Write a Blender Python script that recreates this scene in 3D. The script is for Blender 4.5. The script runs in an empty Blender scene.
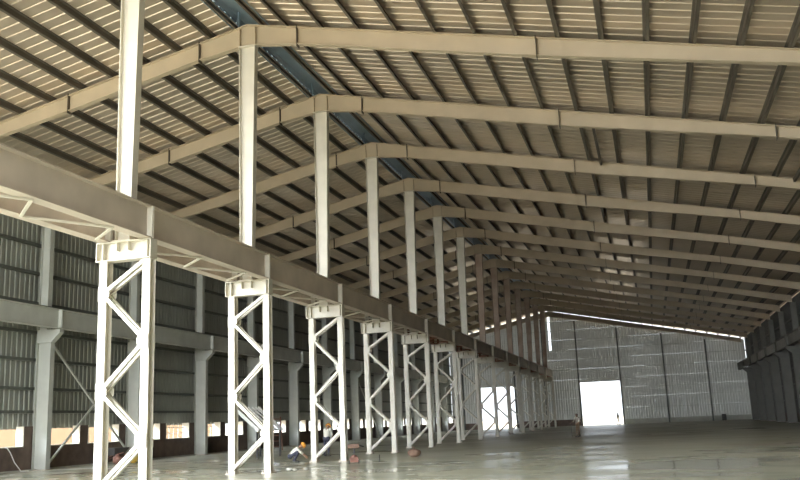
import bpy, bmesh, math, random
from mathutils import Vector, Matrix
random.seed(7)
S = bpy.context.scene
COL = S.collection

# ------------------------------------------------------------------ camera
F, YAW, PITCH, ROLL = 865.6, -0.2717, 0.2076, -0.0417
CX, CY, CZ = 14.129, -13.396, 1.572
cam_d = bpy.data.cameras.new('camera')
cam = bpy.data.objects.new('camera', cam_d)
COL.objects.link(cam)
cam_d.sensor_fit = 'HORIZONTAL'
cam_d.sensor_width = 36.0
cam_d.lens = F / 800.0 * 36.0
cam_d.clip_end = 2000
_f = Vector((math.sin(YAW) * math.cos(PITCH), math.cos(YAW) * math.cos(PITCH), math.sin(PITCH)))
_r = Vector((math.cos(YAW), -math.sin(YAW), 0))
_u = _r.cross(_f)
_r2 = _r * math.cos(ROLL) + _u * math.sin(ROLL)
_u2 = -_r * math.sin(ROLL) + _u * math.cos(ROLL)
M3 = Matrix((_r2, _u2, -_f)).transposed()
cam.matrix_world = Matrix.Translation((CX, CY, CZ)) @ M3.to_4x4()
S.camera = cam

# ------------------------------------------------------------------ light
S.view_settings.view_transform = 'Standard'
S.view_settings.look = 'None'
S.view_settings.gamma = 1.0
S.view_settings.use_curve_mapping = False
S.view_settings.exposure = 1.58
try:
    S.cycles.use_denoising = True
    S.cycles.max_bounces = 10
    S.cycles.diffuse_bounces = 8
    S.cycles.glossy_bounces = 5
    S.cycles.sample_clamp_indirect = 8.0
except Exception:
    pass
world = bpy.data.worlds.new('sky')
S.world = world
world.use_nodes = True
bg = world.node_tree.nodes['Background']
bg.inputs[0].default_value = (0.86, 0.93, 1.0, 1)
# hazy daylight sky, brighter towards the sun
_nt = world.node_tree
_tc = _nt.nodes.new('ShaderNodeTexCoord')
_dp = _nt.nodes.new('ShaderNodeVectorMath'); _dp.operation = 'DOT_PRODUCT'
_dp.inputs[1].default_value = Vector((-0.62, -0.70, 0.35)).normalized()
_mr = _nt.nodes.new('ShaderNodeMapRange')
_mr.interpolation_type = 'SMOOTHSTEP'
_mr.inputs['From Min'].default_value = -0.1
_mr.inputs['From Max'].default_value = 1.0
_mr.inputs['To Min'].default_value = 0.75
_mr.inputs['To Max'].default_value = 7.0
_nt.links.new(_tc.outputs['Generated'], _dp.inputs[0])
_nt.links.new(_dp.outputs['Value'], _mr.inputs['Value'])
_nt.links.new(_mr.outputs['Result'], bg.inputs[1])
sun_d = bpy.data.lights.new('sun', 'SUN')
sun_d.energy = 2.5
sun_d.angle = math.radians(0.6)
sun_d.color = (1.0, 0.95, 0.86)
sun = bpy.data.objects.new('sun', sun_d)
COL.objects.link(sun)
sun.rotation_euler = Vector((0.30, 0.42, -1.0)).to_track_quat('-Z', 'Y').to_euler()

# ------------------------------------------------------------------ constants
BAY = 8.0
ZR, SL = 17.37, 0.2169          # ridge height of the rafter tops, roof slope
XL, XR = -16.05, 27.7           # cladding planes of the two long walls
FRONT, FAR = -16.0, 121.2
OPEN_Y = 7.6                   # unseen left wall omitted up to here to let daylight in
NF = 15                         # frames 0..14, gable frame at 15

# ------------------------------------------------------------------ materials
def mat(name, col, rough=0.6, metal=0.0, var=0.12, scale=3.0, dirt=None, bump=0.0, spec=0.5):
    m = bpy.data.materials.new(name)
    m.use_nodes = True
    nt = m.node_tree
    b = nt.nodes['Principled BSDF']
    b.inputs['Roughness'].default_value = rough
    b.inputs['Metallic'].default_value = metal
    b.inputs['Specular IOR Level'].default_value = spec
    tc = nt.nodes.new('ShaderNodeTexCoord')
    nz = nt.nodes.new('ShaderNodeTexNoise')
    nz.inputs['Scale'].default_value = scale
    nz.inputs['Detail'].default_value = 6
    nt.links.new(tc.outputs['Object'], nz.inputs['Vector'])
    rp = nt.nodes.new('ShaderNodeValToRGB')
    rp.color_ramp.elements[0].position = 0.3
    rp.color_ramp.elements[1].position = 0.7
    lo = dirt if dirt else [c * (1 - var) for c in col]
    hi = [min(1, c * (1 + var * .6)) for c in col]
    rp.color_ramp.elements[0].color = (*lo[:3], 1)
    rp.color_ramp.elements[1].color = (*hi[:3], 1)
    nt.links.new(nz.outputs['Fac'], rp.inputs['Fac'])
    nt.links.new(rp.outputs['Color'], b.inputs['Base Color'])
    if bump:
        bp = nt.nodes.new('ShaderNodeBump')
        bp.inputs['Strength'].default_value = bump
        nt.links.new(nz.outputs['Fac'], bp.inputs['Height'])
        nt.links.new(bp.outputs['Normal'], b.inputs['Normal'])
    return m

M = {
    'cream': mat('cream_painted_steel', (0.66, 0.62, 0.52), 0.5, 0, 0.10, 1.2),
    'rafter': mat('warm_cream_painted_steel', (0.55, 0.455, 0.32), 0.5, 0, 0.10, 0.8),
    'girder': mat('weathered_cream_steel', (0.58, 0.50, 0.41), 0.55, 0, 0.16, 0.7),
    'primer': mat('red_oxide_primer', (0.34, 0.15, 0.10), 0.65, 0, 0.25, 1.5),
    'primer_cream': mat('half_primed_cream_steel', (0.46, 0.37, 0.28), 0.55, 0, 0.2, 0.6, dirt=(0.33, 0.22, 0.16)),
    'grey': mat('pale_grey_painted_steel', (0.56, 0.57, 0.51), 0.55, 0, 0.12, 1.0),
    'purlin': mat('dark_grey_green_purlin_steel', (0.12, 0.10, 0.075), 0.5, 0, 0.25, 0.6),
    'girt': mat('dark_girt_steel', (0.13, 0.14, 0.12), 0.6, 0, 0.2, 0.6),
    'roof': mat('bare_metal_roof_sheet', (0.60, 0.50, 0.385), 0.33, 0.5, 0.12, 0.35),
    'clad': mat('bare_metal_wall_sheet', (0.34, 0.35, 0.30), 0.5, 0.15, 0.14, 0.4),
    'clad_shaded': mat('shaded_wall_sheet', (0.09, 0.09, 0.085), 0.6, 0.1, 0.2, 0.4),  # right wall sheet, with that side's shade put into the colour
    'shaded_steel': mat('shaded_wall_column_steel', (0.17, 0.165, 0.14), 0.6, 0, 0.2, 0.8),  # right columns and girders, darkened in colour to carry the shade there
    'gable': mat('pale_grey_wall_sheet', (0.66, 0.66, 0.62), 0.5, 0.1, 0.12, 0.3),
    'blue': mat('blue_painted_ridge_sheet', (0.36, 0.46, 0.54), 0.4, 0, 0.2, 0.7),
    'brick': mat('dark_unplastered_masonry', (0.16, 0.115, 0.09), 0.85, 0, 0.3, 2.0, bump=0.3),
    'plaster': mat('pale_plaster', (0.78, 0.74, 0.64), 0.8, 0, 0.08, 2.0),
    'conc': mat('grey_concrete_kerb', (0.50, 0.49, 0.42), 0.8, 0, 0.15, 1.5),
    'sand': mat('sandy_ground', (0.38, 0.32, 0.24), 0.9, 0, 0.2, 0.15),
    'peach': mat('peach_painted_wall', (0.50, 0.33, 0.22), 0.8, 0, 0.08, 0.5),
    'white': mat('white_painted_metal', (0.80, 0.80, 0.76), 0.45, 0, 0.08, 2.0),
    'red': mat('rusty_red_steel', (0.26, 0.12, 0.085), 0.6, 0, 0.25, 3.0),
    'dark': mat('dark_rubber_and_iron', (0.07, 0.065, 0.06), 0.7, 0, 0.2, 3.0),
    'brown': mat('brown_rough_sacking', (0.21, 0.13, 0.09), 0.85, 0, 0.3, 6.0, bump=0.3),
    'yellow': mat('yellow_sack', (0.72, 0.50, 0.10), 0.7, 0, 0.15, 4.0),
    'stone': mat('pale_stone', (0.62, 0.60, 0.52), 0.9, 0, 0.2, 5.0),
    'skin': mat('brown_skin', (0.28, 0.16, 0.10), 0.6, 0, 0.08, 5.0),
    'shirt_w': mat('off_white_cotton', (0.72, 0.69, 0.60), 0.85, 0, 0.10, 8.0),
    'shirt_k': mat('grey_beige_cotton', (0.42, 0.38, 0.32), 0.85, 0, 0.12, 8.0),
    'trouser_d': mat('dark_navy_cloth', (0.05, 0.05, 0.075), 0.85, 0, 0.15, 8.0),
    'trouser_k': mat('khaki_brown_cloth', (0.16, 0.11, 0.065), 0.85, 0, 0.15, 8.0),
    'orange': mat('orange_plastic', (0.80, 0.36, 0.06), 0.35, 0, 0.05, 4.0),
    'hair': mat('black_hair', (0.02, 0.017, 0.015), 0.6, 0, 0.1, 20.0),
}

def translucent_sheet(m, fac):
    nt = m.node_tree
    b = nt.nodes['Principled BSDF']
    out = nt.nodes['Material Output']
    tr = nt.nodes.new('ShaderNodeBsdfTranslucent')
    tr.inputs['Color'].default_value = (0.9, 0.92, 0.88, 1)
    mx = nt.nodes.new('ShaderNodeMixShader')
    mx.inputs[0].default_value = fac
    nt.links.new(b.outputs[0], mx.inputs[1])
    nt.links.new(tr.outputs[0], mx.inputs[2])
    nt.links.new(mx.outputs[0], out.inputs['Surface'])
translucent_sheet(M['gable'], 0.021)

def floor_material():
    m = bpy.data.materials.new('polished_wet_concrete')
    m.use_nodes = True
    nt = m.node_tree
    b = nt.nodes['Principled BSDF']
    tc = nt.nodes.new('ShaderNodeTexCoord')
    def noise(scale, sx, sy, detail=6):
        mp = nt.nodes.new('ShaderNodeMapping')
        mp.inputs['Scale'].default_value = (sx, sy, 1)
        n = nt.nodes.new('ShaderNodeTexNoise')
        n.inputs['Scale'].default_value = scale
        n.inputs['Detail'].default_value = detail
        nt.links.new(tc.outputs['Object'], mp.inputs['Vector'])
        nt.links.new(mp.outputs['Vector'], n.inputs['Vector'])
        return n
    def ramp(src, stops):
        r = nt.nodes.new('ShaderNodeValToRGB')
        while len(r.color_ramp.elements) < len(stops):
            r.color_ramp.elements.new(0.5)
        for e, (p, c) in zip(r.color_ramp.elements, stops):
            e.position = p
            e.color = (*c, 1)
        nt.links.new(src.outputs['Fac'], r.inputs['Fac'])
        return r
    n1 = noise(0.10, 1, 1)
    base = ramp(n1, [(0.30, (0.38, 0.385, 0.28)), (0.52, (0.50, 0.495, 0.38)), (0.72, (0.60, 0.58, 0.47))])
    n2 = noise(0.07, 1, 1.6, 4)
    red = ramp(n2, [(0.58, (0, 0, 0)), (0.70, (0.55, 0.55, 0.55))])
    mix = nt.nodes.new('ShaderNodeMix')
    mix.data_type = 'RGBA'
    nt.links.new(red.outputs['Color'], mix.inputs['Factor'])
    nt.links.new(base.outputs['Color'], mix.inputs[6])
    mix.inputs[7].default_value = (0.34, 0.21, 0.15, 1)
    nt.links.new(mix.outputs[2], b.inputs['Base Color'])
    n3 = noise(0.16, 1, 1.5, 5)
    rg = ramp(n3, [(0.36, (0.10,) * 3), (0.64, (0.34,) * 3)])
    # the floor is wetter (smoother) in the near half
    sx = nt.nodes.new('ShaderNodeSeparateXYZ')
    nt.links.new(tc.outputs['Object'], sx.inputs[0])
    mr = nt.nodes.new('ShaderNodeMapRange')
    mr.inputs['From Min'].default_value = 18
    mr.inputs['From Max'].default_value = 34
    mr.inputs['To Min'].default_value = 0.0
    mr.inputs['To Max'].default_value = 0.17
    nt.links.new(sx.outputs['Y'], mr.inputs['Value'])
    ad = nt.nodes.new('ShaderNodeMath')
    ad.operation = 'ADD'
    nt.links.new(rg.outputs['Color'], ad.inputs[0])
    nt.links.new(mr.outputs['Result'], ad.inputs[1])
    nt.links.new(ad.outputs[0], b.inputs['Roughness'])
    n4 = noise(1.2, 1, 1, 3)
    bp = nt.nodes.new('ShaderNodeBump')
    bp.inputs['Strength'].default_value = 0.06
    bp.inputs['Distance'].default_value = 0.15
    nt.links.new(n4.outputs['Fac'], bp.inputs['Height'])
    nt.links.new(bp.outputs['Normal'], b.inputs['Normal'])
    b.inputs['Specular IOR Level'].default_value = 0.38
    return m
M['floor'] = floor_material()

# ------------------------------------------------------------------ mesh helpers
class MB:
    def __init__(s):
        s.v = []
        s.f = []
    def add(s, vs, fs):
        n = len(s.v)
        s.v += [tuple(v) for v in vs]
        s.f += [tuple(i + n for i in f) for f in fs]
        return s
    def box(s, x0, x1, y0, y1, z0, z1):
        return s.add([(x0, y0, z0), (x1, y0, z0), (x1, y1, z0), (x0, y1, z0),
                      (x0, y0, z1), (x1, y0, z1), (x1, y1, z1), (x0, y1, z1)],
                     [(0, 3, 2, 1), (4, 5, 6, 7), (0, 1, 5, 4), (1, 2, 6, 5), (2, 3, 7, 6), (3, 0, 4, 7)])
    def prism(s, a, b):
        """loft between two closed outlines with the same number of corners"""
        n = len(a)
        fs = [tuple(range(n))[::-1], tuple(range(n, 2 * n))]
        fs += [(i, (i + 1) % n, n + (i + 1) % n, n + i) for i in range(n)]
        return s.add(list(a) + list(b), fs)
    def bar(s, p, q, w, h, up=(0, 0, 1)):
        p, q, up = Vector(p), Vector(q), Vector(up)
        d = (q - p).normalized()
        sd = d.cross(up).normalized()
        u = sd.cross(d)
        o = [sd * (-w / 2) + u * (-h / 2), sd * (w / 2) + u * (-h / 2), sd * (w / 2) + u * (h / 2), sd * (-w / 2) + u * (h / 2)]
        return s.prism([p + x for x in o], [q + x for x in o])
    def tube(s, pts, r, n=8):
        pts = [Vector(p) for p in pts]
        rs = r if isinstance(r, (list, tuple)) else [r] * len(pts)
        rings = []
        for i, p in enumerate(pts):
            d = (pts[min(i + 1, len(pts) - 1)] - pts[max(i - 1, 0)]).normalized()
            a = d.orthogonal().normalized() if i == 0 else (rings_a - d * rings_a.dot(d)).normalized()
            rings_a = a
            b = d.cross(a)
            rings.append([p + (a * math.cos(t) + b * math.sin(t)) * rs[i] for t in [2 * math.pi * k / n for k in range(n)]])
        vs = [v for r_ in rings for v in r_]
        fs = [tuple(range(n))[::-1], tuple(range((len(pts) - 1) * n, len(pts) * n))]
        for i in range(len(pts) - 1):
            fs += [(i * n + k, i * n + (k + 1) % n, (i + 1) * n + (k + 1) % n, (i + 1) * n + k) for k in range(n)]
        return s.add(vs, fs)
    def ball(s, c, rx, ry, rz, n=12, m=8, jitter=0.0, seed=0):
        rnd = random.Random(seed)
        c = Vector(c)
        vs = [c + Vector((0, 0, -rz))]
        for i in range(1, m):
            t = -math.pi / 2 + math.pi * i / m
            for k in range(n):
                a = 2 * math.pi * k / n
                j = 1 + rnd.uniform(-jitter, jitter)
                vs.append(c + Vector((rx * j * math.cos(t) * math.cos(a), ry * j * math.cos(t) * math.sin(a), rz * j * math.sin(t))))
        vs.append(c + Vector((0, 0, rz)))
        fs = [(0, 1 + (k + 1) % n, 1 + k) for k in range(n)]
        for i in range(m - 2):
            o = 1 + i * n
            fs += [(o + k, o + (k + 1) % n, o + n + (k + 1) % n, o + n + k) for k in range(n)]
        o = 1 + (m - 2) * n
        fs += [(o + k, o + (k + 1) % n, len(vs) - 1) for k in range(n)]
        return s.add(vs, fs)
    def ibeam(s, p, q, up, d0, d1, bw, tf=0.02, tw=0.014):
        """I section from p to q (centre line); d0, d1 depths at the ends along up, bw flange width"""
        p, q, up = Vector(p), Vector(q), Vector(up)
        d = (q - p).normalized()
        sd = d.cross(up).normalized()
        def rect(c, dz0, dz1, w):
            return [c + sd * (-w / 2) + up * dz0, c + sd * (w / 2) + up * dz0, c + sd * (w / 2) + up * dz1, c + sd * (-w / 2) + up * dz1]
        s.prism(rect(p, d0 / 2 - tf, d0 / 2, bw), rect(q, d1 / 2 - tf, d1 / 2, bw))
        s.prism(rect(p, -d0 / 2, -d0 / 2 + tf, bw), rect(q, -d1 / 2, -d1 / 2 + tf, bw))
        s.prism(rect(p, -d0 / 2 + tf, d0 / 2 - tf, tw), rect(q, -d1 / 2 + tf, d1 / 2 - tf, tw))
        return s
    def mesh(s, name, m):
        me = bpy.data.meshes.new(name)
        me.from_pydata([tuple(v) for v in s.v], [], s.f)
        bm = bmesh.new()
        bm.from_mesh(me)
        bmesh.ops.recalc_face_normals(bm, faces=bm.faces)
        bm.to_mesh(me)
        bm.free()
        me.materials.append(M[m])
        return me

def obj(name, me, parent=None, loc=None):
    o = bpy.data.objects.new(name, me)
    COL.objects.link(o)
    if parent:
        o.parent = parent
    if loc:
        o.location = loc
    return o

def thing(name, label, cat, loc=(0, 0, 0), rz=0.0, group=None, me=None):
    o = bpy.data.objects.new(name, me)
    COL.objects.link(o)
    o.location = loc
    o.rotation_euler = (0, 0, rz)
    o['label'] = label
    o['category'] = cat
    if group:
        o['group'] = group
    return o

def struct(name, me, label, cat):
    o = obj(name, me)
    o['kind'] = 'structure'
    o['label'] = label
    o['category'] = cat
    return o

def children_of(o):
    return [c for c in KIDS.get(o.name, [])]

KIDS = {}
def part(name, me, parent, loc=None):
    o = obj(name, me, parent, loc)
    KIDS.setdefault(parent.name, []).append(o)
    return o

def dup(src, loc, label, rz=None):
    c = src.copy()
    COL.objects.link(c)
    c.location = loc
    if rz is not None:
        c.rotation_euler = (0, 0, rz)
    c['label'] = label
    for ch in KIDS.get(src.name, []):
        d = ch.copy()
        COL.objects.link(d)
        d.parent = c
        KIDS.setdefault(c.name, []).append(d)
    return c

ORD = ['first', 'second', 'third', 'fourth', 'fifth', 'sixth', 'seventh', 'eighth', 'ninth', 'tenth', 'eleventh',
       'twelfth', 'thirteenth', 'fourteenth', 'fifteenth', 'sixteenth', 'seventeenth', 'eighteenth', 'nineteenth', 'twentieth']

def roof_z(x):
    return ZR - SL * abs(x)

# ------------------------------------------------------------------ setting
# floor slab and ground outside
struct('floor', MB().box(XL + .05, XR, FRONT, FAR + .3, -0.3, 0.0).mesh('floor', 'floor'),
       'smooth greenish grey concrete floor with wet shiny patches', 'floor')
g = MB()
for b in ((-400, XL + .05, -400, 600), (XR, 400, -400, 600), (XL + .05, XR, -400, FRONT), (XL + .05, XR, FAR + .3, 600)):
    g.box(b[0], b[1], b[2], b[3], -0.35, -0.06)
struct('ground', g.mesh('ground', 'sand'), 'bright sandy ground outside the shed', 'ground')

def ribs(a, b, pitch, h, crest=0.16, flank=0.08):
    """corrugation profile: (distance, height) pairs from a to b"""
    out = []
    t = a
    while t < b:
        for dx, hh in ((0, 0), (pitch * (1 - crest - 2 * flank), 0), (pitch * (1 - crest - flank), h), (pitch * (1 - flank), h)):
            if t + dx < b:
                out.append((t + dx, hh))
        t += pitch
    out.append((b, 0))
    return out

# roof sheeting (underside is the ceiling): two slopes, ribs run down the slope
RS = 0.24                                  # sheet above the rafter tops
me_roof = MB()
for sgn, xe in ((-1, abs(XL) + .35), (1, XR + .35)):
    pr = ribs(FRONT - .3, FAR + .5, 0.52, 0.03, 0.10, 0.04)
    vs, fs = [], []
    for (y, h) in pr:
        for x in (0.5, xe):
            vs.append((sgn * x, y, roof_z(x) + RS + h))
    for i in range(len(pr) - 1):
        fs.append((2 * i, 2 * i + 1, 2 * i + 3, 2 * i + 2))
    me_roof.add(vs, fs)
ceil_o = struct('ceiling', me_roof.mesh('ceiling', 'roof'), 'long tan ribbed metal roof sheeting seen from below', 'roof')

# left wall: dark masonry base with window openings, ribbed sheet above
Z_S, Z_H = 1.14, 2.13
m = MB()
X0, X1 = -16.0, -15.6
m.box(X0, X1, OPEN_Y, FAR, 0.0, Z_S)
wins = []
for k in range(-2, 15):
    y = k * BAY
    for a, b in ((y + 0.75, y + 3.65), (y + 4.35, y + 7.25)):
        if a > OPEN_Y:
            wins.append((a, b))
edges = [OPEN_Y] + [e for w in wins for e in w] + [FAR]
for i in range(0, len(edges), 2):
    m.box(X0, X1, edges[i], edges[i + 1], Z_S, Z_H)
wall_left = struct('wall_left', m.mesh('wall_left', 'brick'), 'left long wall, dark low masonry with small openings under ribbed metal sheet', 'wall')
def clad_long(x, z0, z1, out, ya=FRONT):
    pr = ribs(ya, FAR, 0.36, 0.05, 0.22, 0.1)
    mm = MB()
    vs, fs = [], []
    for (y, h) in pr:
        vs += [(x + out * h, y, z0), (x + out * h, y, z1)]
    for i in range(len(pr) - 1):
        fs.append((2 * i, 2 * i + 1, 2 * i + 3, 2 * i + 2))
    return mm.add(vs, fs)
c = obj('cladding', clad_long(XL - .05, Z_H - .12, roof_z(16.05) + .22, -1, OPEN_Y).mesh('cladding', 'clad'), wall_left)
c['label'] = 'ribbed bare metal sheeting'
wall_right = struct('wall_right', MB().box(27.55, 27.65, FRONT, FAR, 0.0, 0.9).mesh('wall_right', 'brick'),
                    'dark right long wall clad in ribbed metal sheet', 'wall')
c = obj('cladding', clad_long(XR, 0.85, roof_z(XR) + .2, 1).mesh('cladding', 'clad_shaded'), wall_right)
c['label'] = 'ribbed bare metal sheeting'
# window linings
vis = [w for w in wins if w[0] > 14]
for i, (a, b) in enumerate(vis):
    mm = MB()
    mm.box(X0 - .03, X1 + .03, a, b, Z_S, Z_S + 0.05)
    mm.box(X0 - .02, X1 + .015, a, a + .05, Z_S + .05, Z_H)
    mm.box(X0 - .02, X1 + .015, b - .05, b, Z_S + .05, Z_H)
    struct('window_%d' % (i + 1), mm.mesh('window_lining', 'plaster'),
           'low opening in the left wall, %s half between the %s and %s wall columns' % (('nearer', 'farther')[int(a % BAY > 4)], ORD[int(a // BAY)], ORD[int(a // BAY) + 1]), 'window')
struct('trim_1', MB().box(-15.6, -15.35, OPEN_Y, FAR, 0.0, 0.06).mesh('trim', 'conc'), 'pale concrete kerb along the foot of the left wall', 'kerb')

# unseen front sheet, added on the right to keep light off that side
def front_sheet(x0, x1):
    mm = MB()
    pr = ribs(x0, x1, 0.36, 0.05, 0.22, 0.1)
    for (a, h0), (b, h1) in zip(pr, pr[1:]):
        mm.add([(a, FRONT - h0, 0), (b, FRONT - h1, 0), (b, FRONT - h1, roof_z(b)), (a, FRONT - h0, roof_z(a))], [(0, 1, 2, 3)])
    return mm
struct('wall_front_blocker', front_sheet(9.0, XR).mesh('wall_front_blocker', 'clad'), 'unseen ribbed metal sheet added behind the camera to shade the right side', 'wall')

# far gable wall
DOORS = ((-11.6, -6.1, 6.3), (3.85, 9.75, 6.35))
YG = FAR
GIRT_Z = (2.3, 3.9, 5.3, 6.75, 8.3, 9.8, 11.3, 12.8, 14.3, 15.7)
LAP = 0.015                               # daylight slit at each sheet lap
def gable_sheet():
    mm = MB()
    pr = ribs(XL, XR - .08, 0.36, 0.07, 0.22, 0.1)
    rnd = random.Random(3)
    for i in range(len(pr) - 1):
        (x0, h0), (x1, h1) = pr[i], pr[i + 1]
        xm = (x0 + x1) / 2
        z0, ztop = 0.0, 99.0
        for (a, b, hh) in DOORS:
            if a < xm < b:
                z0 = hh
        if -0.42 < xm < -0.02:
            ztop = 11.4
        cuts = [z0] + [z + .07 for z in GIRT_Z if z > z0 + .3] + [99.0]
        for c0, c1 in zip(cuts, cuts[1:]):
            lo = c0 + (LAP if c0 > z0 and math.sin(xm * .35 + c0 * 2.1) > -.35 else 0.0)
            t0, t1 = min(c1, ztop, roof_z(x0) - .03), min(c1, ztop, roof_z(x1) - .03)
            if min(t0, t1) > lo:
                mm.add([(x0, YG + h0, lo), (x1, YG + h1, lo), (x1, YG + h1, t1), (x0, YG + h0, t0)], [(0, 1, 2, 3)])
    return mm
wall_far = struct('wall_far', gable_sheet().mesh('wall_far', 'gable'), 'pale grey ribbed far gable wall with two bright doorways', 'wall')
mm = MB()
mm.box(XL + .5, -11.75, YG - .30, YG - .1, 0, .95).box(-5.95, 3.7, YG - .30, YG - .1, 0.0, .95)
c = obj('dwarf_wall', mm.mesh('dwarf_wall', 'brick'), wall_far)
c['label'] = 'dark low masonry base'
mm = MB()
mm.box(9.85, 27.4, YG - .3, YG - .1, 0, .7)
c = obj('dwarf_wall', mm.mesh('dwarf_wall', 'conc'), wall_far)
c['label'] = 'grey low masonry base'
for i, (a, b, hh) in enumerate(DOORS):
    mm = MB()
    mm.box(a - .12, a, YG - .1, YG + .1, 0, hh + .12).box(b, b + .12, YG - .1, YG + .1, 0, hh + .12).box(a, b, YG - .1, YG + .1, hh, hh + .12)
    struct('door_%d' % (i + 1), mm.mesh('door_frame', 'grey'), ['open doorway in far wall left of the central columns', 'large bright open doorway in far wall right of the central columns'][i], 'doorway')

# ------------------------------------------------------------------ purlins, ridge
def purlin_me(sgn):
    mm = MB()
    y0, y1 = FRONT, FAR + .3
    # Z section standing on the rafter tops; slope handled by a small skew
    s = -SL * sgn
    def q(x0, x1, z0, z1):
        a = [(x0, y0, z0 + s * x0), (x1, y0, z0 + s * x1), (x1, y0, z1 + s * x1), (x0, y0, z1 + s * x0)]
        mm.prism(a, [(v[0], y1, v[2]) for v in a])
    q(-.012, .012, 0.0, .22)
    q(-.012 if sgn > 0 else -.10, .10 if sgn > 0 else .012, 0.0, .02)
    q(-.10 if sgn > 0 else -.012, .012 if sgn > 0 else .10, .20, .22)
    return mm
for sgn, side, n in ((1, 'right', 18), (-1, 'left', 10)):
    me = purlin_me(sgn).mesh('purlin', 'purlin')
    for i in range(n):
        x = 1.6 + 1.5 * i
        thing('roof_purlin', 'dark steel roof purlin, %s line %s of the blue ridge strip' % (ORD[i], side), 'purlin',
              (sgn * x, 0, roof_z(x) + .005), 0, 'roof purlins', me)
me = purlin_me(1).mesh('purlin', 'purlin')
for sgn, side in ((1, 'right'), (-1, 'left')):
    thing('ridge_purlin', 'dark steel purlin along the %s edge of the blue ridge strip' % side, 'purlin', (sgn * .55, 0, roof_z(.55) + .005), 0, None, me)
# ridge ventilator: raised blue cap, slotted side strips, bracket posts
rv = thing('ridge_ventilator', 'blue raised ridge strip running the length of the roof', 'ridge vent', (0, 0, ZR))
mm = MB()
prof = [(-.85, .42), (-.6, .62), (-.2, .72), (.2, .72), (.6, .62), (.85, .42)]
a = [(x, FRONT, z) for x, z in prof] + [(x, FRONT, z + .02) for x, z in prof[::-1]]
mm.prism(a, [(v[0], FAR + .4, v[2]) for v in a])
part('ridge_cap', mm.mesh('ridge_cap', 'blue'), rv)
for sgn in (-1, 1):
    mm = MB()
    y = FRONT
    while y < FAR:
        mm.box(sgn * .74 - .01, sgn * .74 + .01, y, y + .38, .14, .50)
        y += .5
    mm.box(sgn * .74 - .012, sgn * .74 + .012, FRONT, FAR, .47, .5)
    mm.box(sgn * .74 - .012, sgn * .74 + .012, FRONT, FAR, .02, .41)
    part('slotted_side', mm.mesh('slotted_side', 'blue'), rv)
for k in range(0, 16):
    y = min(k * BAY, 120.65)
    for x in (-.42, .42):
        part('bracket_post', MB().box(x - .03, x + .03, y - .03, y + .03, .0, .66).mesh('bracket_post', 'blue'), rv)

# ------------------------------------------------------------------ rafters
def rafter_parts():
    out = []
    bw, up = .26, (0, 0, 1)
    def seg(x0, x1, d0, d1, m='rafter'):
        p = (x0, 0, roof_z(x0) - d0 / 2)
        q = (x1, 0, roof_z(x1) - d1 / 2)
        return MB().ibeam(p, q, up, d0, d1, bw, .03, .016)
    haunch = MB()
    for sgn in (-1, 1):
        haunch.ibeam((sgn * 0.0, 0, ZR - .44), (sgn * 2.1, 0, roof_z(2.1) - .36), up, .88, .72, bw, .03, .016)
    haunch.box(-.34, -.31, -.13, .13, ZR - .93, ZR - .14).box(.33, .36, -.13, .13, ZR - .93, ZR - .14)
    out.append(('ridge_haunch', haunch.mesh('ridge_haunch', 'rafter')))
    for x0, x1, d0, d1 in ((2.14, 11.3, .72, .70), (11.34, 20.1, .70, .50), (20.14, 27.2, .50, .62), (-2.14, -8.2, .72, .70), (-8.24, -15.5, .70, .52)):
        out.append(('rafter_beam', seg(x0, x1, d0, d1).mesh('rafter_beam', 'rafter')))
    for x, d in ((2.12, .72), (11.32, .70), (20.12, .50), (-2.12, .72), (-8.22, .70)):
        z = roof_z(x)
        out.append(('splice_plate', MB().box(x - .011, x + .011, -.145, .15, z - d - .10, z + .06).mesh('splice_plate', 'purlin')))  # dark colour stands in for the shadow in the splice gap
    return out
def gable_rafter_label(k):
    return 'cream sloping roof rafter, %s frame from the camera end' % ORD[k]
proto = None
for k in range(0, 16):
    loc = (0, k * BAY if k < 15 else 120.5, 0)
    lab = ('cream roof rafter over the %s laced column of the central row' % ORD[k - 1]) if 1 <= k <= 14 else \
        ('cream roof rafter close against the far gable wall' if k == 15 else 'cream roof rafter nearest the open front end, before the first column in view')
    if proto is None:
        proto = thing('roof_rafter', lab, 'rafter', loc, 0, 'roof rafters')
        for n, me in rafter_parts():
            part(n, me, proto)
    else:
        dup(proto, loc, lab)

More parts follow.
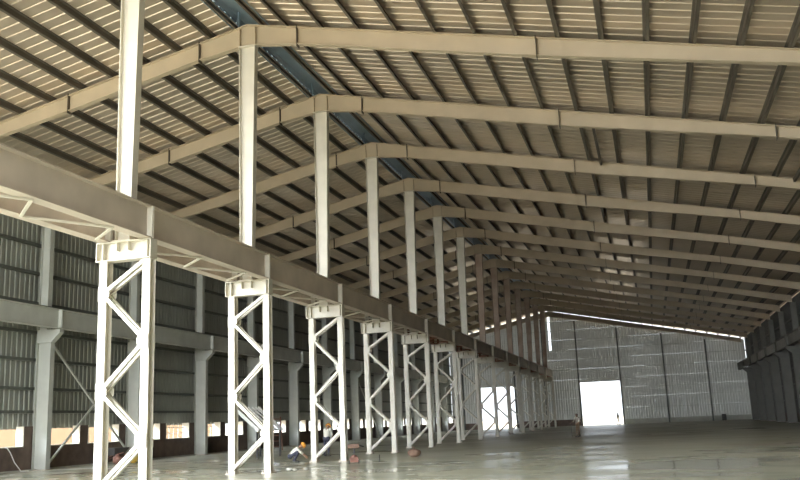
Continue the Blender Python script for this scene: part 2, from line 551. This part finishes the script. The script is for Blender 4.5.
# ------------------------------------------------------------------ central row: laced columns
XC = 0.03
def laced_parts():
    out = []
    xl, xr = XC - .70, XC + .70
    for x in (xl, xr):
        mm = MB().ibeam((x, 0, 0.03), (x, 0, 6.42), (0, 1, 0), .30, .30, .25, .018, .014)
        out.append(('leg', mm.mesh('leg', 'cream')))
    for x in (xl, xr):
        mm = MB().box(x - .19, x + .19, -.24, .24, 0, .03)
        for sx in (-.15, .15):
            for sy in (-.19, .19):
                mm.tube([(x + sx, sy, .02), (x + sx, sy, .10)], .02, 6)
        out.append(('base_plate', mm.mesh('base_plate', 'girder')))
    nodes = [(xr - .10, 6.36), (xl, 5.50), (xr, 4.10), (xl, 2.74), (xr, 1.40), (xl, .12)]
    for (xa, za), (xb, zb) in zip(nodes, nodes[1:]):
        for y in (-.165, .165):
            mm = MB().bar((xa, y, za), (xb, y, zb), .02, .115, (0, 1, 0)) if False else MB()
            d = Vector((xb - xa, 0, zb - za)).normalized()
            nrm = Vector((-d.z, 0, d.x))
            p, q = Vector((xa, y, za)), Vector((xb, y, zb))
            s = 1 if y < 0 else -1
            def rect(c, u0, u1, v0, v1):
                return [c + nrm * u0 + Vector((0, v0, 0)), c + nrm * u1 + Vector((0, v0, 0)), c + nrm * u1 + Vector((0, v1, 0)), c + nrm * u0 + Vector((0, v1, 0))]
            mm.prism(rect(p, -.055, .055, -.008, .008), rect(q, -.055, .055, -.008, .008))
            mm.prism(rect(p, .043, .055, 0, s * .09), rect(q, .043, .055, 0, s * .09))
            out.append(('lacing_bar', mm.mesh('lacing_bar', 'cream')))
    for x, z in nodes[1:5]:
        s = 1 if x < XC else -1
        for y in (-.18, .18):
            mm = MB()
            a = [(x - s * .12, y - .006, z - .22), (x + s * .13, y - .006, z - .22), (x + s * .24, y - .006, z - .08), (x + s * .24, y - .006, z + .08),
                 (x + s * .13, y - .006, z + .22), (x - s * .12, y - .006, z + .22)]
            mm.prism(a, [(v[0], v[1] + .012, v[2]) for v in a])
            out.append(('gusset_plate', mm.mesh('gusset_plate', 'cream')))
    mm = MB().ibeam((XC - .94, 0, 6.72), (XC + .84, 0, 6.72), (0, 0, 1), .56, .56, .36, .025, .016)
    mm.box(XC - .94, XC - .915, -.18, .18, 6.44, 7.0).box(XC + .815, XC + .84, -.18, .18, 6.44, 7.0)
    out.append(('cap_beam', mm.mesh('cap_beam', 'cream')))
    for x in (XC - .72, XC - .28, XC + .10, XC + .72):
        z0 = 6.46 if abs(x - XC) > .5 else 6.72
        mm = MB().box(x - .012, x + .012, -.17, .17, z0, 6.975)
        out.append(('stiffener', mm.mesh('stiffener', 'cream')))
    return out
proto = None
for k in range(0, 15):
    loc = (0, k * BAY, 0)
    lab = ('pale cream laced steel column with zigzag bars, %s from the camera in the central row' % ORD[k - 1]) if k else \
        'cream laced steel column beyond the left edge, under the near end of the girders'
    if proto is None:
        proto = thing('laced_column', lab, 'column', loc, 0, 'laced columns of the central row')
        for n, me in laced_parts():
            part(n, me, proto)
    else:
        dup(proto, loc, lab)

# upper posts between the girders, from cap to ridge
def post_parts(m):
    mm = MB().ibeam((-.08, 0, 7.03), (.01, 0, 16.42), (1, 0, 0), .48, .68, .30, .02, .014)
    base = MB().box(-.38, .22, -.2, .2, 7.0, 7.03)
    return [('post_shaft', mm.mesh('post_shaft', m)), ('base_plate', base.mesh('base_plate', m)),
            ('cap_plate', MB().box(-.36, .38, -.16, .16, 16.42, 16.45).mesh('cap_plate', m))]
pp = {}
for k in range(0, 15):
    m = 'cream' if k < 8 else 'primer_cream'
    loc = (0, k * BAY, 0)
    lab = ('tapered cream roof post standing on the %s laced column' % ORD[k - 1]) if k else 'tapered cream roof post beyond the left edge on the unseen laced column'
    if m not in pp:
        pp[m] = thing('roof_post', lab, 'post', loc, 0, 'roof posts of the central row')
        for n, me in post_parts(m):
            part(n, me, pp[m])
    else:
        dup(pp[m], loc, lab)

# crane girders, one per bay
def girder_parts(m, z0, z1, x=0.0, side=1):
    out = []
    zc, d = (z0 + z1) / 2, z1 - z0
    mm = MB().ibeam((x, .02, zc), (x, BAY - .02, zc), (0, 0, 1), d, d, .36, .03, .016)
    out.append(('beam', mm.mesh('girder_beam', m)))
    out.append(('rail', MB().box(x - .03, x + .03, 0, BAY, z1, z1 + .07).mesh('rail', 'girt')))
    for y in (.03, BAY - .05):
        out.append(('end_plate', MB().box(x - .19, x + .19, y, y + .02, z0 - .0, z1).mesh('end_plate', m if m in ('grey', 'shaded_steel') else 'cream')))
    return out
GZ0, GZ1 = 7.02, 7.97
specs = (('girder', XC + .62, GZ0, GZ1, 'right', 'central row'), ('girder', XC - .74, GZ0, GZ1, 'left', 'central row'))
for m0, x, z0, z1, side, row in specs:
    protos = {}
    for k in range(0, 14):
        m = m0 if k < 5 else 'primer' if side == 'left' else m0
        loc = (x, k * BAY, 0)
        nm = 'spanning from the %s to the %s laced column' % (ORD[k - 1], ORD[k]) if k else 'coming from the left edge to the nearest laced column'
        lab = '%s central crane girder %s' % (side, nm)
        if m not in protos:
            protos[m] = thing('crane_girder', lab, 'girder', loc, 0, 'crane girders')
            for n, me in girder_parts(m, z0, z1):
                part(n, me, protos[m])
        else:
            dup(protos[m], loc, lab)
# horizontal lacing between the two central girders
def lattice_parts(m):
    out = []
    ys = (.35, 1.15, 3.05, 4.25, 6.25, 7.35)
    for i in range(len(ys) - 1):
        xa, xb = (.66, -.62) if i % 2 == 0 else (-.62, .66)
        out.append(('bracing_bar', MB().bar((xa, ys[i], GZ0 - .03), (xb, ys[i + 1], GZ0 - .03), .075, .05).mesh('bracing_bar', m)))
    return out
protos = {}
for k in range(0, 14):
    m = 'cream' if k < 5 else 'primer'
    loc = (XC, k * BAY, 0)
    nm = 'between laced columns %s and %s' % (ORD[k - 1], ORD[k]) if k else 'before the first laced column'
    lab = '%s flat zigzag bracing joining the two central girders %s' % ('cream' if k < 5 else 'reddish', nm)
    if m not in protos:
        protos[m] = thing('girder_bracing', lab, 'bracing', loc, 0, 'girder bracing frames')
        for n, me in lattice_parts(m):
            part(n, me, protos[m])
    else:
        dup(protos[m], loc, lab)

# ------------------------------------------------------------------ long wall columns and their girders
def wall_column_parts(sgn, xin, xout, ztop, m):
    """sgn +1: crane side towards +x.  xin: inner flange of the lower shaft, xout: outer flange"""
    out = []
    w = abs(xin - xout)
    c = (xin + xout) / 2
    mm = MB().ibeam((c, 0, .03), (c, 0, 6.25), (1, 0, 0), w * .98, w, .34, .022, .016)
    out.append(('lower_shaft', mm.mesh('lower_shaft', m)))
    cu = xout + sgn * .28
    mm = MB().ibeam((cu, 0, 6.9), (cu, 0, ztop), (1, 0, 0), .56, .5, .32, .022, .016)
    out.append(('upper_shaft', mm.mesh('upper_shaft', m)))
    x2 = xin + sgn * .50
    mm = MB()
    a = [(xout, -.17, 6.25), (xin, -.17, 6.25), (x2, -.17, 6.72), (x2, -.17, 6.9), (xout, -.17, 6.9)]
    mm.prism(a, [(v[0], .17, v[2]) for v in a])
    out.append(('bracket', mm.mesh('bracket', m)))
    mm = MB().box(min(xin, xout) - .05, max(xin, xout) + .05, -.3, .3, 0, .03)
    out.append(('base_plate', mm.mesh('base_plate', 'girder')))
    return out
for sgn, xin, xout, side, z_t in ((1, -14.72, -15.55, 'left', roof_z(15.3) - .5), (-1, 26.6, 27.5, 'right', roof_z(27.2) - .6)):
    proto = None
    for k in range(0, 15):
        loc = (0, k * BAY, 0)
        lab = '%s tapered wall column with crane bracket on the %s wall, %s' % (
            'pale grey' if sgn > 0 else 'dark', side, ('abreast of the %s laced column' % ORD[k - 1]) if k else 'nearest the front end')
        if proto is None:
            proto = thing('wall_column', lab, 'column', loc, 0, 'wall columns')
            for n, me in wall_column_parts(sgn, xin, xout, z_t, 'grey' if sgn > 0 else 'shaded_steel'):
                part(n, me, proto)
        else:
            dup(proto, loc, lab)
    gx = (-14.42 if sgn > 0 else 26.42)
    proto = None
    for k in range(0, 15):
        loc = (gx, k * BAY, 0)
        lab = 'dull grey crane girder on the %s wall brackets, %s bay from the front end' % (side, ORD[k])
        if proto is None:
            proto = thing('crane_girder', lab, 'girder', loc, 0, 'wall crane girders')
            for n, me in girder_parts('grey' if sgn > 0 else 'shaded_steel', 6.92, 7.90):
                part(n, me, proto)
        else:
            dup(proto, loc, lab)

# girts
def girt_me(x0, x1, z, ya=FRONT):
    return MB().box(min(x0, x1), max(x0, x1), ya, FAR - .2, z - .07, z + .07)
for i, z in enumerate((2.85, 4.0, 5.45, 6.85, 8.35, 9.9, 11.4, 12.9)):
    thing('wall_girt', 'dark horizontal girt behind the left wall columns, %s from the bottom' % ORD[i], 'girt', (0, 0, 0), 0, 'girts of the left wall',
          girt_me(-16.06, -15.86, z, OPEN_Y).mesh('girt', 'girt'))
for i, z in enumerate((2.2, 3.7, 5.2, 6.7, 8.2, 9.7)):
    thing('wall_girt', 'dark horizontal girt on the dark right wall, %s from the bottom' % ORD[i], 'girt', (0, 0, 0), 0, 'girts of the right wall',
          girt_me(27.51, 27.68, z).mesh('girt', 'girt'))
# gable columns and girts
GX = (-14.0, -5.9, -1.3, 3.75, 9.85, 16.2, 22.2)
for i, x in enumerate(GX):
    lab = ['dark gable post at the far left corner', 'gable post right of the left doorway', 'gable post beside the slit of light', 'dark gable post along the left side of the big doorway',
           'dark gable post along the right side of the big doorway', 'dark gable post, first beyond the big doorway', 'dark gable post, second beyond the big doorway'][i]
    t = thing('gable_post', lab, 'post', (x, YG - .80, 0), 0, 'gable posts')
    part('post_shaft', MB().ibeam((0, 0, .02), (0, 0, roof_z(x) - .95), (0, 1, 0), .36, .36, .2, .02, .014).mesh('post_shaft', 'girt'), t)
    part('base_plate', MB().box(-.16, .16, -.24, .24, 0, .02).mesh('base_plate', 'girt'), t)
for i, z in enumerate(GIRT_Z):
    x0 = max(-15.7, -(ZR - .9 - z) / SL)
    x1 = min(26.4, (ZR - .9 - z) / SL)
    spans = [(x0, -11.75, 'left of the smaller doorway'), (-5.95, 3.7, 'between the two doorways'), (9.9, x1, 'right of the big doorway')] if z < 6.4 else [(x0, x1, 'above the doorways')]
    for a, b, where in spans:
        if b > a:
            thing('gable_girt', 'pale horizontal girt on far gable wall %s, %s from the bottom' % (where, ORD[i]), 'girt', (0, 0, 0), 0, 'girts of the far wall',
                  MB().box(a, b, YG - .30, YG - .06, z - .04, z + .04).mesh('girt', 'grey'))

# cross bracing on the left wall
def brace(name, p, q, lab):
    t = thing(name, lab, 'brace', p, 0, None, MB().bar((0, 0, 0), Vector(q) - Vector(p), .09, .09).mesh('brace', 'grey'))
    return t
xb = -15.72
xb = -14.95
brace('diagonal_brace', (xb, 3 * BAY + .25, 6.2), (xb, 4 * BAY - .25, .12), 'grey diagonal brace falling from the leftmost wall column, behind the nearest laced column')
brace('diagonal_brace', (xb - .1, 3 * BAY + .25, .12), (xb - .1, 4 * BAY - .25, 6.2), 'grey diagonal brace rising from the foot of the leftmost wall column')
brace('diagonal_brace', (xb, 9 * BAY + .25, 6.2), (xb, 10 * BAY - .25, .12), 'grey diagonal brace far along the left wall, behind the fourth laced column')
# roof struts hung between rafters
for (x, y, ln, lab) in ((12.7, 24.2, 8, 'doubled dark roof strut between the third and fourth rafters'),
                        (21.9, 24.2, 8, 'doubled dark roof strut further down the slope between the third and fourth rafters')):
    thing('roof_strut', lab, 'strut', (x, y, roof_z(x) - .12), 0, None, MB().box(-.06, .06, 0, ln - .4, -.1, .1).mesh('roof_strut', 'purlin'))

# ------------------------------------------------------------------ outside, seen through the openings
t = thing('boundary_wall', 'peach painted wall outside, seen through the left wall openings', 'wall', (-24.0, 0, -.06))
part('wall_panel', MB().box(-.12, .12, 10, 58, 0, 4.2).mesh('wall_panel', 'peach'), t)
part('coping', MB().box(-.2, .2, 10, 58, 4.2, 4.3).mesh('coping', 'plaster'), t)
for n, (y0, y1) in enumerate(((35.6, 39.8), (41.0, 43.5))):
    t = thing('window_grille', 'white barred grille %s of the wall column between the two nearest laced columns' % ('left', 'right')[n], 'grille', (-15.9, 0, 0), 0, 'window grilles')
    a, b = [(w[0] + .05, w[1] - .05) for w in wins if w[0] > y0 - 1.5][0]
    for z in (Z_S + .35, Z_S + .7):
        part('rail', MB().box(-.015, .015, a, b, z - .02, z + .02).mesh('rail', 'white'), t)
    for j in range(5):
        y = a + (b - a) * (j + .5) / 5
        part('bar', MB().box(-.012, .012, y - .02, y + .02, Z_S + .05, Z_H).mesh('bar', 'white'), t)

# ------------------------------------------------------------------ props on the floor
def prop_rack():
    t = thing('pipe_rack', 'rack of slanting white pipes on legs, seen through the second laced column', 'rack', (-7.7, 30.0, 0))
    def P(u, v):      # slanted bed: u along the pipes, v across
        return Vector((u, v, 2.76 - .88 * u))
    for i in range(6):
        v = .3 + i * .5
        part('pipe', MB().tube([P(0.0, v), P(1.45, v)], .045, 8).mesh('pipe', 'white'), t)
    part('side_beam', MB().bar(P(0, 0), P(1.5, 0), .14, .18).mesh('side_beam', 'white'), t)
    part('side_beam', MB().bar(P(0, 3.1), P(1.5, 3.1), .12, .14).mesh('side_beam', 'white'), t)
    for u in (.12, 1.35):
        part('cross_bar', MB().bar(P(u, 0) - Vector((0, 0, .12)), P(u, 3.1) - Vector((0, 0, .12)), .08, .08).mesh('cross_bar', 'white'), t)
    for u, v in ((.12, .05), (1.35, .05), (.12, 3.05), (1.35, 3.05)):
        p = P(u, v)
        part('leg', MB().box(p.x - .04, p.x + .04, p.y - .04, p.y + .04, 0, p.z - .1).mesh('leg', 'dark'), t)
prop_rack()

def prop_scaffold():
    t = thing('ladder_frame', 'rusty red steel ladder frame standing right of the second laced column', 'scaffold', (-11.2, 43.3, 0), math.radians(20))
    for x in (-.35, .35):
        part('stile', MB().tube([(x, 0, 0), (x, 0, 2.3)], .04, 8).mesh('stile', 'red'), t)
        part('back_stile', MB().tube([(x * 1.2, .8, 0), (x, .1, 2.25)], .04, 8).mesh('stile', 'red'), t)
    for i in range(6):
        part('rung', MB().tube([(-.35, 0, .3 + .37 * i), (.35, 0, .3 + .37 * i)], .03, 6).mesh('rung', 'red'), t)
prop_scaffold()

def prop_barrow():
    t = thing('wheelbarrow', 'dark wheelbarrow by the left wall, seen through the nearest laced column', 'wheelbarrow', (-14.3, 28.9, 0), math.radians(70))
    mm = MB()
    a = [(-.30, -.45, .45), (.30, -.45, .45), (.30, .40, .45), (-.30, .40, .45)]
    b = [(-.48, -.70, .86), (.48, -.70, .86), (.48, .62, .86), (-.48, .62, .86)]
    mm.prism(a, b)
    part('tray', mm.mesh('tray', 'dark'), t)
    w = MB()
    w.tube([(-.05, .72, .2), (.05, .72, .2)], .2, 16)
    part('wheel', w.mesh('wheel', 'dark'), t)
    for s in (-1, 1):
        part('handle', MB().tube([(s * .05, .75, .2), (s * .24, 0, .43), (s * .3, -.6, .5), (s * .32, -1.25, .62)], .022, 8).mesh('handle', 'red'), t)
        part('leg', MB().tube([(s * .27, -.35, .45), (s * .3, -.45, 0)], .02, 8).mesh('leg', 'red'), t)
prop_barrow()
def sack(name, lab, loc, s, m, seed):
    mm = MB().ball((0, 0, s[2] * .5), s[0] / 2, s[1] / 2, s[2] * .52, 14, 9, .07, seed)
    mm.v = [(x, y, max(0.0, z)) for x, y, z in mm.v]
    t = thing(name, lab, 'sack', loc, seed * .7, None, mm.mesh(name, m))
    for p in t.data.polygons:
        p.use_smooth = True
    mm2 = MB().ball((0, 0, s[2] * 1.03), .05, .05, .07, 8, 6, .15, seed + 3)
    part('tied_neck', mm2.mesh('tied_neck', m), t)
    return t
sack('yellow_sack', 'yellow sack beside the dark wheelbarrow', (-13.35, 29.3, 0), (.55, .5, .75), 'yellow', 1)
sack('red_sack', 'reddish sack in front of the dark wheelbarrow', (-13.5, 28.1, 0), (.55, .6, .5), 'red', 2)
sack('pale_sack', 'pale sack right of the yellow sack', (-13.75, 30.0, 0), (.6, .55, .6), 'shirt_w', 4)
sack('brown_sack', 'reddish brown heaped sack on the floor right of the fourth laced column', (3.35, 26.2, 0), (.62, .5, .36), 'brown', 5)

def prop_machine():
    t = thing('floor_machine', 'small reddish floor machine with brown top, right of the third laced column', 'machine', (2.15, 21.2, 0), .4)
    part('base', MB().box(-.16, .16, -.2, .2, .06, .26).ball((0, 0, .26), .14, .17, .1).mesh('base', 'red'), t)
    for s in (-1, 1):
        part('wheel', MB().tube([(s * .17, 0, .07), (s * .21, 0, .07)], .07, 14).mesh('wheel', 'dark'), t)
    part('stem', MB().tube([(0, 0, .25), (.02, .03, .64)], .035, 8).mesh('stem', 'dark'), t)
    part('top_box', MB().box(-.24, .22, -.12, .14, .62, .78).mesh('top_box', 'brown'), t)
    part('handle', MB().tube([(.2, 0, .72), (.42, .1, .66)], .02, 6).mesh('handle', 'dark'), t)
prop_machine()
thing('steel_peg', 'short dark steel peg standing on the floor before the fourth laced column', 'peg', (2.95, 22.1, 0), 0, None,
      MB().tube([(0, 0, 0), (.01, 0, .3)], .02, 8).box(-.07, .07, -.07, .07, 0, .015).mesh('steel_peg', 'dark'))
for i, (x, y, s, lab) in enumerate(((-.55, 17.4, .13, 'pale loose stone near the foot of the second laced column, largest of three'),
                                    (-.25, 17.2, .10, 'small pale loose stone, middle one right of the second laced column'),
                                    (.05, 17.5, .11, 'small pale loose stone, farthest right of the second laced column'))):
    mm = MB().ball((0, 0, s * .45), s, s * .8, s * .5, 9, 6, .15, i)
    thing('loose_stone', lab, 'stone', (1.55 + x, y - .2, 0), i, 'loose stones', mm.mesh('loose_stone', 'stone'))
thing('white_hose', 'thin white hose hanging over the low wall at far left', 'hose', (-15.5, 22.0, 0), 0, None,
      MB().tube([(-.1, -.05, 1.17), (.02, 0, 1.15), (.1, .15, .9), (.14, .4, .45), (.25, .75, .03), (.5, 1.0, .03)], .025, 8).mesh('white_hose', 'white'))
thing('dark_drum', 'small dark drum at the foot of the far wall', 'drum', (23.6, 119.2, 0), 0, None,
      MB().tube([(0, 0, 0), (0, 0, .05), (0, 0, .85), (0, 0, .9)], [.28, .3, .3, .28], 16).mesh('dark_drum', 'dark'))

# ------------------------------------------------------------------ people
def capsule(mm, a, b, ra, rb, n=12):
    a, b = Vector(a), Vector(b)
    d = b - a
    L = d.length
    if L < 1e-6:
        mm.ball(a, ra, ra, ra, 12, 8)
        return
    d.normalize()
    pts, rs = [], []
    for i in range(1, 5):
        t = -math.pi / 2 + i * math.pi / 8
        pts.append(a + d * (ra * math.sin(t)))
        rs.append(ra * math.cos(t))
    for i in range(0, 4):
        t = i * math.pi / 8
        pts.append(b + d * (rb * math.sin(t)))
        rs.append(rb * math.cos(t))
    mm.tube(pts, rs, n)

def person(label, loc, rz, J, cloth, helmet=None, hair=True, held=None):
    caps = []
    def C(a, b, ra, rb, tag):
        caps.append((Vector(a), Vector(b), ra, rb, tag))
    hd, nk, ch, pv = Vector(J['head']), Vector(J['neck']), Vector(J['chest']), Vector(J['pelvis'])
    up = (hd - nk).normalized()
    fw = Vector(J.get('face', (0, 1, 0))).normalized()
    fw = (fw - up * fw.dot(up)).normalized()
    rt = fw.cross(up)
    C(hd + up * .03, hd - up * .03 + fw * .01, .088, .078, 'skin')
    C(hd - up * .075 + fw * .035, hd - up * .085 + fw * .05, .045, .035, 'skin')       # jaw
    C(hd + fw * .085 - up * .005, hd + fw * .105 - up * .03, .012, .017, 'skin')        # nose
    for s in (-1, 1):
        C(hd + rt * s * .085, hd + rt * s * .09 - up * .03, .018, .014, 'skin')         # ears
        C(hd + fw * .072 + rt * s * .032 + up * .012, hd + fw * .074 + rt * s * .036 + up * .012, .016, .016, 'hair')
    C(hd + fw * .08 - up * .06 - rt * .02, hd + fw * .08 - up * .06 + rt * .02, .010, .010, 'skin')
    C(nk - up * .04, hd - up * .05, .055, .052, 'skin')
    sh = [Vector(J['shL']), Vector(J['shR'])]
    hp = [Vector(J['hipL']), Vector(J['hipR'])]
    C(sh[0], sh[1], .065, .065, 'top')
    for s in (0, 1):
        C(ch + (sh[s] - ch) * .45, pv + (hp[s] - pv) * .6 + (ch - pv) * .2, .105, .10, 'top')
    C(ch, pv + (ch - pv) * .2, .115, .115, 'top')
    C(hp[0], hp[1], .115, .115, 'leg')
    for s, k in ((0, 'L'), (1, 'R')):
        e, w = Vector(J['el' + k]), Vector(J['wr' + k])
        C(sh[s], e, .058, .045, 'top')
        C(e, e + (w - e) * .25, .045, .043, 'top')
        C(e, w, .038, .027, 'skin')
        d = (w - e).normalized()
        pd = Vector(J.get('palm' + k, (0, 1, 0)))
        sd = d.cross(pd).normalized()
        pn = sd.cross(d).normalized()
        C(w, w + d * .07, .026, .03, 'skin')
        for fi, ln in enumerate((.065, .075, .07, .055)):
            r0 = w + d * .085 + sd * (-.03 + .02 * fi)
            r1 = r0 + d * ln * .55 + pn * .012
            C(r0, r1, .0105, .010, 'skin')
            C(r1, r1 + d * ln * .35 + pn * ln * .5, .010, .009, 'skin')
        r0 = w + d * .03 - sd * .03
        C(r0, r0 + d * .04 - sd * .025 + pn * .02, .012, .011, 'skin')
        kn, an, to = Vector(J['kn' + k]), Vector(J['an' + k]), Vector(J['to' + k])
        C(hp[s], kn, .092, .062, 'leg')
        C(kn, an, .058, .045, 'leg')
        C(an, to, .045, .035, 'shoe')
        C(an, an + (an - to).normalized() * .04 - Vector((0, 0, .03)), .042, .035, 'shoe')
    mm = MB()
    for a, b, ra, rb, tg in caps:
        capsule(mm, a, b, ra, rb)
    me = mm.mesh('person_raw', 'skin')
    tmp = bpy.data.objects.new('person_raw', me)
    COL.objects.link(tmp)
    rm = tmp.modifiers.new('remesh', 'REMESH')
    rm.mode = 'VOXEL'
    rm.voxel_size = 0.013
    sm = tmp.modifiers.new('smooth', 'SMOOTH')
    sm.factor = .4
    sm.iterations = 2
    dg = bpy.context.evaluated_depsgraph_get()
    body = bpy.data.meshes.new_from_object(tmp.evaluated_get(dg))
    bpy.data.objects.remove(tmp)
    body.name = 'person_body'
    body.materials.clear()
    tags = ['skin', 'top', 'leg', 'shoe', 'hair']
    for tg in tags:
        body.materials.append(M[cloth[tg]])
    for p in body.polygons:
        c = p.center
        best, bt = 1e9, 'skin'
        for a, b, ra, rb, tg in caps:
            ab = b - a
            t = max(0, min(1, (c - a).dot(ab) / max(1e-9, ab.length_squared)))
            dd = (c - (a + ab * t)).length - (ra + (rb - ra) * t)
            if dd < best:
                best, bt = dd, tg
        p.material_index = tags.index(bt)
        p.use_smooth = True
    zmin = min(v.co.z for v in body.vertices)
    for v in body.vertices:
        v.co.z -= zmin
    t = thing('person', label, 'person', loc, rz, None, body)
    off = Vector((0, 0, -zmin))
    if hair:
        hm = MB().ball((0, 0, 0), .098, .105, .095, 14, 8)
        hm.v = [v for v in hm.v]
        h = part('hair', hm.mesh('hair', 'hair'), t)
        h.location = hd + off + up * .035 - fw * .022
    if helmet:
        hm = MB()
        ring = []
        hm.ball((0, 0, 0.03), .125, .145, .125, 18, 8)
        hm.v = [(x, y, max(z, 0.0)) for x, y, z in hm.v]
        hm.tube([(0, 0, -.004), (0, 0, .012)], [.16, .15], 18)
        h = part('hard_hat', hm.mesh('hard_hat', helmet), t)
        h['label'] = 'orange hard hat'
        h.location = hd + off + up * .045
        h.rotation_euler = up.to_track_quat('Z', 'Y').to_euler()
    return t

STAND = dict(head=(0, .03, 1.58), neck=(0, 0, 1.45), chest=(0, 0, 1.27), pelvis=(0, 0, .95), face=(0, 1, 0),
             shL=(-.18, 0, 1.40), shR=(.18, 0, 1.40), elL=(-.25, -.03, 1.13), elR=(.25, -.03, 1.13), wrL=(-.26, .08, .90), wrR=(.26, .08, .90),
             hipL=(-.09, 0, .92), hipR=(.09, 0, .92), knL=(-.11, .03, .50), knR=(.11, .03, .50), anL=(-.12, -.02, .09), anR=(.12, -.02, .09),
             toL=(-.14, .16, .04), toR=(.14, .16, .04), palmL=(.6, .4, 0), palmR=(-.6, .4, 0))
SQUAT = dict(head=(0, .37, .72), neck=(0, .25, .66), chest=(0, .08, .53), pelvis=(0, -.18, .27), face=(0, 1, -.5),
             shL=(-.17, .19, .62), shR=(.17, .19, .62), elL=(-.24, .36, .42), elR=(.24, .36, .42), wrL=(-.14, .55, .27), wrR=(.14, .55, .25),
             hipL=(-.09, -.16, .27), hipR=(.09, -.16, .27), knL=(-.17, .25, .50), knR=(.17, .25, .50), anL=(-.14, .02, .09), anR=(.14, .02, .09),
             toL=(-.16, .2, .04), toR=(.16, .2, .04), palmL=(1, 0, -.5), palmR=(-1, 0, -.5))
BEND = dict(STAND)
BEND.update(head=(0, .20, 1.52), neck=(0, .12, 1.42), chest=(0, .08, 1.25), face=(0, 1, -.5), shL=(-.18, .11, 1.36), shR=(.18, .11, 1.36),
            elL=(-.24, .2, 1.10), elR=(.24, .2, 1.10), wrL=(-.15, .40, 1.0), wrR=(.15, .40, 1.0))
LEAN = dict(STAND)
LEAN.update(elR=(.32, .08, 1.14), wrR=(.38, .24, 1.05), elL=(-.27, .0, 1.12), wrL=(-.2, .2, 1.0), palmR=(-1, 0, 0))
WALK = dict(STAND)
WALK.update(knL=(-.1, .16, .52), anL=(-.1, .26, .10), toL=(-.1, .44, .05), knR=(.1, -.04, .50), anR=(.1, -.30, .14), toR=(.1, -.16, .04),
            elL=(-.23, -.10, 1.13), wrL=(-.24, -.12, .88), elR=(.23, .05, 1.13), wrR=(.24, .2, .92))
CL = lambda top, leg: {'skin': 'skin', 'top': top, 'leg': leg, 'shoe': 'dark', 'hair': 'hair'}
person('person in orange hard hat and pale shirt squatting left of the third laced column', (-1.78, 24.2, 0), math.radians(-75), SQUAT, CL('shirt_w', 'trouser_d'), 'orange', False)
person('person in cream shirt and orange hard hat standing beyond the third laced column', (-2.5, 30.3, 0), math.radians(-10), BEND, CL('shirt_w', 'trouser_d'), 'orange', False)
person('bareheaded person in grey shirt and brown trousers holding a pole left of the big doorway', (8.66, 52.7, 0), math.radians(140), LEAN, CL('shirt_k', 'trouser_k'))
person('person walking in the big bright doorway, far off', (9.1, 117.5, 0), math.radians(-60), WALK, CL('shirt_k', 'trouser_d'))
thing('wooden_pole', 'thin dark pole upright on the floor, held by the person left of the big doorway', 'pole', (8.22, 52.50, 0), 0, None,
      MB().tube([(0, 0, 0), (.0, 0, 1.25)], .016, 8).mesh('wooden_pole', 'dark'))
